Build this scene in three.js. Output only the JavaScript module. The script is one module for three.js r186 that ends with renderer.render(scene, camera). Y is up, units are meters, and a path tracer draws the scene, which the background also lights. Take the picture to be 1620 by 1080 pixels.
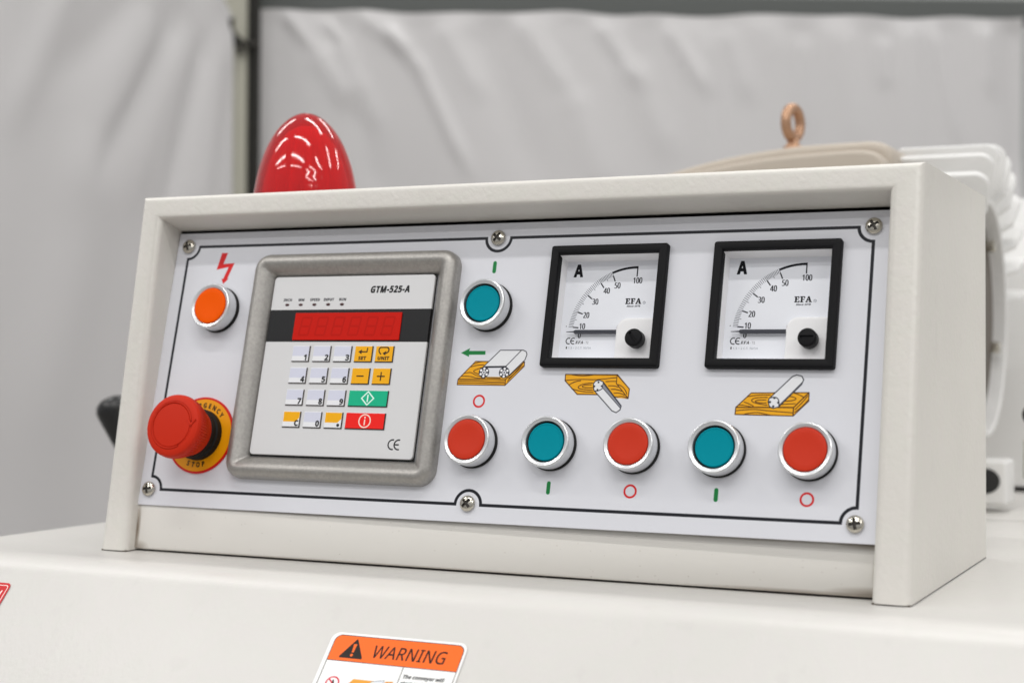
import * as THREE from 'three';
import { toCreasedNormals, mergeGeometries } from 'three/addons/utils/BufferGeometryUtils.js';
import { RoundedBoxGeometry } from 'three/addons/geometries/RoundedBoxGeometry.js';
import { RectAreaLightUniformsLib } from 'three/addons/lights/RectAreaLightUniformsLib.js';
import { Brush, Evaluator, SUBTRACTION } from 'three-bvh-csg';

// ---------- camera, light, exposure ----------
// Measurements are in millimetres; Y0 lifts them so that the hall floor is at y = 0.
const Y0 = 990, MM = 0.001, BASE = -39.18;
const scene = new THREE.Scene();
const renderer = new THREE.WebGLRenderer({ antialias: true });
renderer.setSize(1024, 682);
renderer.toneMapping = THREE.LinearToneMapping;
renderer.toneMappingExposure = 0.97;
renderer.shadowMap.enabled = true;
const camera = new THREE.PerspectiveCamera(23.911, 1024 / 682, 0.05, 60);
camera.position.set(0.4181, (82.3 + Y0) * MM, 0.8256);
camera.rotation.order = 'YXZ';
camera.rotation.set(0.0119, 0.4437, 0.0063);
camera.focus = 0.925;
camera.userData.fStop = 6.7;
scene.add(camera);
RectAreaLightUniformsLib.init();
scene.background = new THREE.Color().setRGB(0.44, 0.442, 0.45);   // the pale daylit hall all round

const LAMP = 27, LAMPS = [];
for (const x of [-3.4, 0, 3.4]) for (const z of [-3.2, -0.9, 1.4, 3.0, 4.1]) LAMPS.push([x + 0.3, z]);

// ---------- helpers ----------
let seed = 7;
const rnd = () => { seed = (seed * 1664525 + 1013904223) >>> 0; return seed / 4294967296; };
const W = (x, y, z) => new THREE.Vector3(x * MM, (y + Y0) * MM, z * MM);
const names = {};
function numbered(n) { const k = names[n] = (names[n] ?? -1) + 1; return k ? `${n}_${String(k).padStart(3, '0')}` : n; }
function thing(name, label, category, p, group) {
  const o = new THREE.Group(); o.name = numbered(name); scene.add(o);
  o.position.copy(p); o.userData = { label, category };
  if (group) o.userData.group = group;
  return o;
}
function mesh(name, geo, mat, parent, label) {
  const m = new THREE.Mesh(geo, mat); m.name = name; m.castShadow = m.receiveShadow = true;
  if (label) m.userData.label = label;
  parent.add(m); return m;
}
function structure(name, geo, mat) { const m = mesh(name, geo, mat, scene); m.userData.kind = 'structure'; return m; }
const mm = (g) => g.scale(MM, MM, MM);
function boxUV(g, s = 1) {           // uv in metres from the dominant axis of each face
  g = g.index ? g.toNonIndexed() : g;
  const p = g.attributes.position, n = p.count, uv = new Float32Array(n * 2);
  const a = new THREE.Vector3(), b = new THREE.Vector3(), c = new THREE.Vector3();
  for (let i = 0; i < n; i += 3) {
    a.fromBufferAttribute(p, i); b.fromBufferAttribute(p, i + 1).sub(a); c.fromBufferAttribute(p, i + 2).sub(a);
    b.cross(c); const X = Math.abs(b.x), Y = Math.abs(b.y), Z = Math.abs(b.z);
    for (let k = 0; k < 3; k++) {
      const x = p.getX(i + k), y = p.getY(i + k), z = p.getZ(i + k);
      const [u, v] = X > Y && X > Z ? [z, y] : Y > Z ? [x, z] : [x, y];
      uv[(i + k) * 2] = u * s; uv[(i + k) * 2 + 1] = v * s;
    }
  }
  g.setAttribute('uv', new THREE.BufferAttribute(uv, 2)); return g;
}
function quadGeo(rows, closed) {      // grid of points -> smooth surface; rows[i][j]
  const nr = rows.length, nc = rows[0].length, pos = [], idx = [];
  for (const r of rows) for (const p of r) pos.push(...p);
  const cc = closed ? nc : nc - 1;
  for (let i = 0; i < nr - 1; i++) for (let j = 0; j < cc; j++) {
    const a = i * nc + j, b = i * nc + (j + 1) % nc, c = a + nc, d = b + nc;
    idx.push(a, b, d, a, d, c);
  }
  const g = new THREE.BufferGeometry();
  g.setAttribute('position', new THREE.Float32BufferAttribute(pos, 3)); g.setIndex(idx);
  return g;
}
const crease = (g, deg = 35) => toCreasedNormals(g, deg * Math.PI / 180);
function lathe(pts, seg = 72) { return new THREE.LatheGeometry(pts.map((p) => new THREE.Vector2(p[0], p[1])), seg); }
const latheW = (pts, seg = 72, deg = 30) => mm(crease(lathe(pts, seg).rotateX(Math.PI / 2), deg));   // axis along the panel's normal
function ringLoop(hw, hh, r, w, n = 7) {
  const out = [];
  for (const [sx, sy, a0] of [[1, 1, 0], [-1, 1, 90], [-1, -1, 180], [1, -1, 270]]) for (let k = 0; k <= n; k++) {
    const a = (a0 + 90 * k / n) * Math.PI / 180;
    out.push([sx * (hw - r) + r * Math.cos(a), sy * (hh - r) + r * Math.sin(a), w]);
  }
  return out;
}
function sweepRect(profile, hw, hh, r, rMin = 0.5, deg = 30) {
  return boxUV(mm(crease(quadGeo(profile.map(([s, w]) => ringLoop(hw - s, hh - s, Math.max(r - s, rMin), w)), true), deg)));
}
function roundRect(w, h, r, x = 0, y = 0) {
  const s = new THREE.Shape(), a = x - w / 2, b = y - h / 2;
  s.moveTo(a + r, b); s.lineTo(a + w - r, b); s.absarc(a + w - r, b + r, r, -Math.PI / 2, 0); s.lineTo(a + w, b + h - r); s.absarc(a + w - r, b + h - r, r, 0, Math.PI / 2);
  s.lineTo(a + r, b + h); s.absarc(a + r, b + h - r, r, Math.PI / 2, Math.PI); s.lineTo(a, b + r); s.absarc(a + r, b + r, r, Math.PI, 1.5 * Math.PI);
  return s;
}
// ---------- procedural textures ----------
function noiseField(n, cells, oct = 4) {
  const out = new Float32Array(n * n); let amp = 1, tot = 0;
  for (let o = 0; o < oct; o++) {
    const c = cells << o, g = Array.from({ length: c * c }, rnd);
    for (let y = 0; y < n; y++) for (let x = 0; x < n; x++) {
      const fx = x / n * c, fy = y / n * c, ix = fx | 0, iy = fy | 0; let tx = fx - ix, ty = fy - iy;
      tx = tx * tx * (3 - 2 * tx); ty = ty * ty * (3 - 2 * ty);
      const G = (i, j) => g[((j + c) % c) * c + (i + c) % c];
      out[y * n + x] += amp * ((G(ix, iy) * (1 - tx) + G(ix + 1, iy) * tx) * (1 - ty) + (G(ix, iy + 1) * (1 - tx) + G(ix + 1, iy + 1) * tx) * ty);
    }
    tot += amp; amp *= 0.55;
  }
  return out.map((v) => v / tot);
}
function dataTex(n, f, srgb, rep = 1) {
  const d = new Uint8Array(n * n * 4);
  for (let i = 0; i < n * n; i++) { const c = f(i); for (let k = 0; k < 3; k++) d[i * 4 + k] = Math.max(0, Math.min(255, (Array.isArray(c) ? c[k] : c) * 255)); d[i * 4 + 3] = 255; }
  const t = new THREE.DataTexture(d, n, n); t.wrapS = t.wrapT = THREE.RepeatWrapping; t.magFilter = t.minFilter = THREE.LinearFilter;
  if (srgb) t.colorSpace = THREE.SRGBColorSpace; t.repeat.set(rep, rep); t.needsUpdate = true; return t;
}
const N1 = noiseField(256, 24, 3), N2 = noiseField(256, 5, 5), N3 = noiseField(256, 64, 2);
const peel = dataTex(256, (i) => N1[i], false, 16);           // orange-peel paint, one tile = 62 mm
const smudge = dataTex(256, (i) => 0.25 + 0.35 * N2[i], false, 4);
const mottle = dataTex(256, (i) => { const v = 0.97 + 0.035 * N2[i] - 0.01 * (N1[i] > 0.76 ? 1 : 0); return [v, v * 0.998, v * 0.992]; }, true, 2.3);
const gloss = dataTex(256, (i) => 0.84 + 0.22 * (N2[i] - 0.3), false, 1.7);
const castMap = dataTex(256, (i) => { const v = 0.9 + 0.05 * N2[i] + 0.1 * (N3[i] - 0.5); return [v, v * 0.992, v * 0.98]; }, true, 14);
const grain = dataTex(256, (i) => 0.6 * N3[i] + 0.4 * N2[i], false, 20);
function canvasTex(w, h, draw) {
  const c = document.createElement('canvas'); c.width = w; c.height = h;
  draw(c.getContext('2d'), w, h);
  const t = new THREE.CanvasTexture(c); t.colorSpace = THREE.SRGBColorSpace; t.magFilter = THREE.LinearFilter; return t;
}
// canvas whose drawing units are millimetres, y up, covering [u0, u0+w] x [v0, v0+h]
function mmCanvas(u0, v0, w, h, ppm, bg, draw) {
  return canvasTex(Math.round(w * ppm), Math.round(h * ppm), (g, cw, ch) => {
    g.fillStyle = bg; g.fillRect(0, 0, cw, ch);
    g.setTransform(cw / w, 0, 0, -ch / h, -u0 * cw / w, (v0 + h) * ch / h);
    draw(g, (s, x, y, size, o = {}) => {         // text with its baseline at x, y and capital height = size
      g.save(); g.translate(x, y); g.scale(o.sx ?? 1, -1); if (o.rot) g.rotate(-o.rot); if (o.skew) g.transform(1, 0, -o.skew, 1, 0, 0);
      const px = size / 0.72 * 10; g.scale(0.1, 0.1);
      g.font = `${o.italic ? 'italic ' : ''}${o.weight ?? 'bold'} ${px}px ${o.font ?? 'sans-serif'}`; g.textAlign = o.align ?? 'left'; g.fillStyle = g.strokeStyle = o.color ?? '#15151a'; g.lineJoin = 'round';
      const heavy = o.weight ? 0 : (o.heavy ?? 0.055) * px, put = (t, X) => { g.fillText(t, X, 0); if (heavy) { g.lineWidth = heavy; g.strokeText(t, X, 0); } };
      if (o.gap) { let X = 0; for (const ch of s) { put(ch, X); X += g.measureText(ch).width + o.gap * 10; } } else put(s, 0);
      g.restore();
    });
  });
}
function planarUV(g, u0, v0, w, h, du = 0, dv = 0) {            // g in millimetres
  const p = g.attributes.position, uv = new Float32Array(p.count * 2);
  for (let i = 0; i < p.count; i++) { uv[i * 2] = (p.getX(i) + du - u0) / w; uv[i * 2 + 1] = (p.getY(i) + dv - v0) / h; }
  g.setAttribute('uv', new THREE.BufferAttribute(uv, 2)); return g;
}
const poly = (g, pts, fill, stroke, lw = 0.4, open) => {
  g.beginPath(); pts.forEach(([x, y], i) => i ? g.lineTo(x, y) : g.moveTo(x, y)); if (!open) g.closePath();
  if (fill) { g.fillStyle = fill; g.fill(); } if (stroke) { g.strokeStyle = stroke; g.lineWidth = lw; g.lineJoin = g.lineCap = 'round'; g.stroke(); }
};
const curve = (g, pts, stroke, lw = 0.35) => {
  g.beginPath(); g.moveTo(...pts[0]);
  for (let i = 1; i < pts.length - 1; i++) { const m = i === pts.length - 2 ? pts[i + 1] : [(pts[i][0] + pts[i + 1][0]) / 2, (pts[i][1] + pts[i + 1][1]) / 2]; g.quadraticCurveTo(...pts[i], ...m); }
  if (pts.length === 2) g.lineTo(...pts[1]);
  g.strokeStyle = stroke; g.lineWidth = lw; g.lineCap = 'round'; g.stroke();
};
const disc = (g, x, y, r, fill, stroke, lw) => { g.beginPath(); g.arc(x, y, r, 0, Math.PI * 2); if (fill) { g.fillStyle = fill; g.fill(); } if (stroke) { g.strokeStyle = stroke; g.lineWidth = lw; g.stroke(); } };

// ---------- materials ----------
const std = (o) => new THREE.MeshStandardMaterial(o), phys = (o) => new THREE.MeshPhysicalMaterial(o);
const col = (r, g, b) => new THREE.Color().setRGB(r, g, b);
const M = {
  paint: phys({ color: col(0.735, 0.715, 0.675), map: mottle, roughness: 0.5, roughnessMap: gloss, bumpMap: peel, bumpScale: 0.0002, side: THREE.DoubleSide }),
  cabinet: phys({ color: col(0.665, 0.653, 0.632), map: mottle, roughness: 0.42, roughnessMap: gloss, bumpMap: peel, bumpScale: 0.00012, side: THREE.DoubleSide }),
  white: phys({ color: col(0.76, 0.755, 0.74), roughness: 0.4 }),
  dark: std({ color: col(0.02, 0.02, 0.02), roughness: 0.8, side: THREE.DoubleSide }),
  recessShade: std({ color: col(0.05, 0.045, 0.04), metalness: 0.6, roughness: 0.5 }),  // dark tone in place of shade inside the screw crosses
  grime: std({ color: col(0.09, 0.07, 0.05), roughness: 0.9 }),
  blackPlastic: phys({ color: col(0.006, 0.006, 0.007), roughness: 0.5, specularIntensity: 0.3, bumpMap: grain, bumpScale: 0.00003 }),
  rubber: phys({ color: col(0.01, 0.01, 0.01), roughness: 0.62, specularIntensity: 0.4 }),
  satin: phys({ color: col(0.74, 0.75, 0.76), metalness: 0.75, roughness: 0.3 }),
  chrome: phys({ color: col(0.6, 0.57, 0.5), metalness: 1, roughness: 0.22 }),
  castFrame: phys({ color: col(0.47, 0.46, 0.445), map: castMap, metalness: 0.7, roughness: 0.44, bumpMap: grain, bumpScale: 0.00012 }),
  redCap: phys({ color: col(0.6, 0.038, 0.014), roughness: 0.4, specularIntensity: 0.3, bumpMap: grain, bumpScale: 0.00002 }),
  tealCap: phys({ color: col(0.0, 0.265, 0.335), roughness: 0.45, specularIntensity: 0.12 }),
  tealRim: phys({ color: col(0.015, 0.29, 0.31), roughness: 0.4, specularIntensity: 0.45 }),
  orangeCap: phys({ color: col(0.92, 0.105, 0.0), roughness: 0.42, specularIntensity: 0.12 }),
  mushroom: phys({ color: col(0.58, 0.026, 0.008), roughness: 0.46, specularIntensity: 0.25 }),
  ledOff: phys({ color: col(0.05, 0.004, 0.004), roughness: 0.3 }),
  lens: phys({ color: col(0.86, 0.006, 0.012), transmission: 0.8, thickness: 0, roughness: 0.06, ior: 1.62, side: THREE.DoubleSide }),
  glass: phys({ color: col(1, 1, 1), transmission: 1, thickness: 0, roughness: 0.02, ior: 1.45, specularIntensity: 0.12, side: THREE.DoubleSide }),
  innerWhite: phys({ color: col(0.86, 0.855, 0.865), roughness: 0.45, side: THREE.DoubleSide }),
  needle: std({ color: col(0.02, 0.022, 0.035), roughness: 0.5 }),
};

// ---------- the setting ----------
structure('floor', new THREE.BoxGeometry(24, 0.1, 24).translate(0, -0.05, 0), std({ color: col(0.3, 0.29, 0.275), roughness: 0.7 }));

// ceiling tube lamps of the hall, above and in front of the machine
for (const [x, z] of LAMPS) {
  const t = thing('ceiling_light', 'long white tube light hanging under the hall ceiling', 'ceiling light', new THREE.Vector3(x, 4.1, z), 'tube lights in rows under the hall ceiling');
  mesh('housing', new THREE.BoxGeometry(2.26, 0.05, 0.18).translate(0, 0.04, 0), M.white, t);
  mesh('tube', new THREE.CylinderGeometry(0.02, 0.02, 2.2, 12).rotateZ(Math.PI / 2), std({ color: col(0.9, 0.9, 0.9), emissive: col(1, 1, 1), emissiveIntensity: 3 }), t);
  const l = new THREE.RectAreaLight(col(1, 0.985, 0.96), LAMP, 2.2, 0.15);
  l.position.set(0, -0.03, 0); l.rotation.x = -Math.PI / 2; t.add(l);
}

// ---------- hanging sheets behind ----------
const sheetMat = phys({ color: col(0.645, 0.632, 0.632), roughness: 0.3, side: THREE.DoubleSide });
const smooth = (a, b, x) => { const t = Math.max(0, Math.min(1, (x - a) / (b - a))); return t * t * (3 - 2 * t); };
function ridgeSum(list, a, y) {
  let d = 0;
  for (const [a0, y0, a1, y1, s, h] of list) {
    const dx = a1 - a0, dy = y1 - y0, L = Math.hypot(dx, dy), t = ((a - a0) * dx + (y - y0) * dy) / (L * L);
    const q = ((a - a0) * dy - (y - y0) * dx) / L, f = smooth(-0.12, 0.12, t) * (1 - smooth(0.75, 1.2, t));
    if (f > 0) d += 0.68 * f * h * Math.exp(-q * q / (2 * s * s));
  }
  return d;
}
function sheet(o, origin, dir, nrm, len, top, bottom, ridges, hem) {
  const rows = [], na = Math.round(len / 9), ys = [];
  for (let y = 0; y < 620; y += 8) ys.push(y);
  for (let y = 620; y <= top - bottom; y += 40) ys.push(y);
  for (const dyy of ys) {
    const r = [];
    for (let i = 0; i <= na; i++) {
      const a = i / na * len, tp = top + hem(a), y = tp - dyy * (tp - bottom) / (top - bottom);
      let d = ridgeSum(ridges, a, y);
      d += 4 * Math.sin(a / 95 + 0.004 * y + 1.3 * Math.sin(a / 210)) + 1.1 * Math.sin(a / 37 + y / 120) + 0.9 * Math.sin(a / 19 + y / 300 + 2 * Math.sin(a / 130)) * smooth(420, 40, dyy) + 2 * smooth(30, 0, dyy) * Math.sin(a / 22);
      r.push([origin[0] + dir[0] * a + nrm[0] * d, y - origin[1], origin[2] + dir[1] * a + nrm[1] * d]);
    }
    rows.push(r);
  }
  const x0 = origin[0], z0 = origin[2];
  for (const r of rows) for (const p of r) { p[0] -= x0; p[2] -= z0; }
  const g = quadGeo(rows, false); g.computeVertexNormals(); return mm(g);
}
{
  const P = (x, py) => [(x - 410) * 1.1765, 729 - (py - 18) * 1.1765];
  const R = (x0, y0, x1, y1, s, h) => [...P(x0, y0), ...P(x1, y1), s, h];
  const ridges = [
    R(455, 25, 500, 80, 9, 9), R(500, 80, 560, 170, 16, 9), R(520, 35, 536, 62, 6, 7), R(536, 62, 600, 200, 14, 6), R(575, 25, 645, 78, 12, 8), R(612, 42, 668, 110, 10, 11), R(664, 105, 740, 265, 9, 12),
    R(700, 40, 760, 150, 14, 5), R(820, 30, 905, 150, 16, 6), R(905, 150, 960, 300, 22, 6), R(950, 35, 1015, 130, 11, 8), R(1058, 40, 1120, 140, 11, 7), R(1230, 40, 1235, 320, 18, 5), R(1120, 40, 1135, 320, 22, 5), R(1440, 30, 1450, 300, 20, 6), R(1000, 100, 1060, 240, 20, 6), R(1150, 40, 1185, 150, 14, 5),
    R(1270, 60, 1275, 200, 12, 4), R(1395, 60, 1400, 130, 9, 5), R(1478, 40, 1520, 230, 9, 8), R(1560, 40, 1570, 140, 8, 8), R(1330, 40, 1365, 240, 20, 5), R(760, 40, 860, 290, 26, -6), R(560, 150, 600, 300, 20, -6),
    R(1610, 20, 1625, 300, 22, -22),
  ];
  const t = thing('back_sheet', 'pale grey plastic sheet with diagonal creases, hanging across the back', 'curtain', W(-1295, 0, -1673.3));
  mesh('sheet', sheet(t, [-1295, 0, -1673.3], [0.9032, -0.4292], [0.4292, 0.9032], 1425, 731, -985, ridges, (a) => 2.5 * Math.sin(a / 70) + 2 * Math.sin(a / 29 + 1) - a * 0.004), sheetMat, t);
  const rail = thing('curtain_rail', 'dark grey-green rail running along the top of the back sheet', 'rail', W(-1295, 742, -1673.3));
  mesh('bar', mm(new RoundedBoxGeometry(2000, 46, 34, 3, 6).translate(995, 9, -32).rotateZ(-0.006).rotateY(Math.atan2(0.4292, 0.9032))), std({ color: col(0.1, 0.108, 0.103), roughness: 0.6 }), rail);
}
{
  const d = [0.108, 0.994];
  const R = (a0, y0, a1, y1, s, h) => [a0, y0, a1, y1, s, h];
  const ridges = [
    R(180, 660, 420, 380, 22, -12), R(300, 680, 520, 500, 26, -9), R(90, 640, 210, 330, 18, -12), R(150, 640, 330, 340, 34, 12), R(40, 650, 120, 300, 26, 10), R(260, 640, 500, 330, 40, 12),
    R(210, 330, 330, -100, 40, -6), R(420, 380, 600, -40, 60, 10), R(470, 700, 640, 420, 24, 10),
  ];
  const t = thing('side_sheet', 'pale grey plastic sheet tied to the post at its corner, hanging on the left', 'curtain', W(-1283, 0, -1570));
  mesh('sheet', sheet(t, [-1283, 0, -1570], d, [0.994, -0.108], 1300, 742, -985, ridges, (a) => -46 * Math.exp(-a / 45) + 4 * Math.sin(a / 60)), sheetMat, t);
  const strapMat = std({ color: col(0.03, 0.027, 0.022), roughness: 0.8 });
  const C = (pts, r) => new THREE.TubeGeometry(new THREE.CatmullRomCurve3(pts.map((p) => new THREE.Vector3(...p).multiplyScalar(MM))), 24, r * MM, 8);
  mesh('tie_strap', mergeGeometries([C([[4, 694, 8], [-2, 676, 2], [0, 662, -14], [16, 652, -34], [26, 655, -50]], 6), C([[0, 664, -10], [2, 646, -18], [6, 634, -24]], 6)]), strapMat, t);
}
{
  const t = thing('post', 'upright beige post with a dark strip for shade at its edge, standing between the two sheets', 'post', W(-1312, -Y0, -1612));
  const turn = Math.atan2(0.4292, 0.9032);
  mesh('beige_profile', mm(new RoundedBoxGeometry(62, 2200, 40, 2, 3).rotateY(turn).translate(0, 1100, 0)), std({ color: col(0.42, 0.41, 0.34), roughness: 0.6 }), t);
  mesh('shade_strip', mm(new RoundedBoxGeometry(19, 2200, 34, 2, 2).translate(41, 0, 4).rotateY(turn).translate(0, 1100, 0)), std({ color: col(0.01, 0.009, 0.006), roughness: 0.8 }), t, 'dark strip standing in for shade along the right edge of the post');  // dark strip stands in for the shade beside the post
}
// pale end wall of the hall, just showing above the rail
structure('wall', mm(new THREE.BoxGeometry(9000, 4000, 80)).rotateY(Math.atan2(0.4292, 0.9032)).translate(-1.6, 2, -3.4), std({ color: col(0.42, 0.43, 0.42), roughness: 0.8 }));

// ---------- the machine cabinet that carries everything ----------
const cabinet = thing('machine_cabinet', 'white painted machine cabinet with a rounded sloping front edge under the control box', 'machine', W(0, -Y0, 0));
{
  const H = Y0 + BASE, rows = [], A = 48 * Math.PI / 180, prof = [[-489, H - 0.0]];
  prof.push([40, H]);
  for (let k = 0; k <= 10; k++) { const a = A * k / 10, r = 26; prof.push([54.4 + r * Math.sin(a), H - r + r * Math.cos(a)]); }
  const e = prof[prof.length - 1]; prof.push([e[0] + 190 * Math.cos(A), e[1] - 190 * Math.sin(A)]);
  const f = prof[prof.length - 1]; prof.push([f[0] + 6, f[1] - 14], [f[0] + 7, 0]);
  prof.push([-489, 0]);
  const sh = new THREE.Shape(prof.map(([z, y]) => new THREE.Vector2(z, y)));
  const g = new THREE.ExtrudeGeometry(sh, { depth: 1360, bevelEnabled: true, bevelSize: 6, bevelThickness: 6, bevelOffset: -6, bevelSegments: 5, curveSegments: 8 });
  g.applyMatrix4(new THREE.Matrix4().makeBasis(new THREE.Vector3(0, 0, 1), new THREE.Vector3(0, 1, 0), new THREE.Vector3(-1, 0, 0))); // shape x -> z, depth -> -x
  g.translate(994, 0, 0);
  mesh('body', boxUV(mm(crease(g, 25))), M.cabinet, cabinet);
  // the second table behind, a few millimetres lower, with a rounded lip
  mesh('rear_table', boxUV(mm(new RoundedBoxGeometry(1000, 60, 560, 4, 8).translate(520, H - 36, -772))), M.cabinet, cabinet);
  mesh('rear_lip', boxUV(mm(new RoundedBoxGeometry(900, 9, 14, 4, 4).translate(560, H - 4, -491))), M.cabinet, cabinet);

  // stickers on the sloping front
  const n = [0, Math.cos(A), Math.sin(A)], slope = (x, s, w) => [x, H + s * Math.sin(A) + w * n[1], 66 - s * Math.cos(A) + w * n[2]];
  const stick = (name, w, h, r, x, s, tex, label) => {
    const g = planarUV(new THREE.ShapeGeometry(roundRect(w, h, r), 8), -w / 2, -h / 2, w, h);
    const m = mesh(name, mm(g), phys({ map: tex, roughness: 0.35, specularIntensity: 0.5 }), cabinet, label);
    const c = slope(x, s, 0.5); m.position.set(c[0] * MM, c[1] * MM, c[2] * MM); m.rotation.x = -(Math.PI / 2 - A); return m;
  };
  const ww = 81, wh = 96, sx = 3.9, sy = -32 - wh / 2;
  stick('warning_sticker', ww, wh, 5, sx, sy, mmCanvas(-37, -32 - wh, ww, wh, 10, '#f3f3f2', (g, text) => {
    const bx0 = -34.4, bx1 = 42.4, by1 = -33.6, by0 = -126, r = 4;
    const box = () => { g.beginPath(); g.moveTo(bx0 + r, by1); g.lineTo(bx1 - r, by1); g.arcTo(bx1, by1, bx1, by1 - r, r); g.lineTo(bx1, by0); g.lineTo(bx0, by0); g.lineTo(bx0, by1 - r); g.arcTo(bx0, by1, bx0 + r, by1, r); g.closePath(); };
    g.save(); box(); g.clip(); g.fillStyle = '#ff6e22'; g.fillRect(-40, -49.1, 90, 20); g.restore();
    box(); g.strokeStyle = '#241a18'; g.lineWidth = 0.4; g.stroke();
    poly(g, [[bx0, -49.1], [bx1, -49.1]], null, '#241a18', 0.4, true); poly(g, [[11.9, -49.1], [11.9, by0]], null, '#241a18', 0.4, true);
    poly(g, [[-27.4, -46.6], [-14.6, -46.6], [-20.9, -36.1]], '#1c1712', '#1c1712', 1.2);
    poly(g, [[-21.7, -38.6], [-20.1, -38.6], [-20.5, -43.4], [-21.3, -43.4]], '#ff6e22', '#ff6e22', 0.3); disc(g, -20.9, -45.2, 0.85, '#ff6e22');
    text('WARNING', -9.6, -45.6, 7.4, { weight: 'normal', sx: 0.93, skew: 0.1, color: '#1b120d' }); text('WARNING', -9.45, -45.6, 7.4, { weight: 'normal', sx: 0.93, skew: 0.1, color: '#1b120d' }); text('WARNING', -9.6, -45.45, 7.4, { weight: 'normal', sx: 0.93, skew: 0.1, color: '#1b120d' });
    g.lineWidth = 0.35; g.strokeStyle = '#1b120d';
    text('The conveyor will', 13.4, -55.6, 2.0, { skew: 0.2, color: '#1a1a1a', sx: 1.02 });
    text('start and stop', 13.4, -59.4, 2.0, { skew: 0.2, color: '#1a1a1a', sx: 1.02 });
    disc(g, -25.5, -62.6, 3.7, null, '#d4213a', 0.8); poly(g, [[-28.2, -60.2], [-22.8, -65]], null, '#d4213a', 0.8, true); poly(g, [[-25.5, -61], [-24.2, -64.5]], null, '#222', 1, true);
    poly(g, [[-14, -59], [-1, -59], [-4, -62], [-16, -62]], '#e9a23c'); poly(g, [[5, -58.6], [9.5, -58.2], [8, -62], [3, -62]], '#e9a23c');
    poly(g, [[-3, -59.5], [4, -58], [3, -64], [-6, -65]], '#dfe3ea', '#7a8290', 0.3);
  }), 'white sticker with an orange WARNING band');
  stick('red_sticker', 46, 40, 3, -268 - 23, -19.2 - 20, mmCanvas(-314, -59.2, 46, 40, 10, '#c8101a', (g) => {
    g.strokeStyle = '#f6e6e0'; g.lineWidth = 0.55; g.beginPath(); g.moveTo(-313, -21); g.lineTo(-271.4, -21); g.arcTo(-269.5, -21, -269.5, -23, 1.6); g.lineTo(-270.2, -57); g.lineTo(-313, -57); g.closePath(); g.stroke();
    poly(g, [[-276, -33], [-272.6, -24.5], [-271.8, -24.5], [-273, -33]], '#f6e6e0');
  }), 'red sticker with a thin white outline');
}

// ---------- the control box ----------
const T = 0.2459, TF = 0.1636, ZF = 15.13;
const box = thing('control_box', 'cream sheet-metal control box with keypad, round buttons and two dials on its sloping panel', 'control box', W(0, BASE, 0));
const L = (x, y, z) => [x, y - BASE, z];
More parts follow.
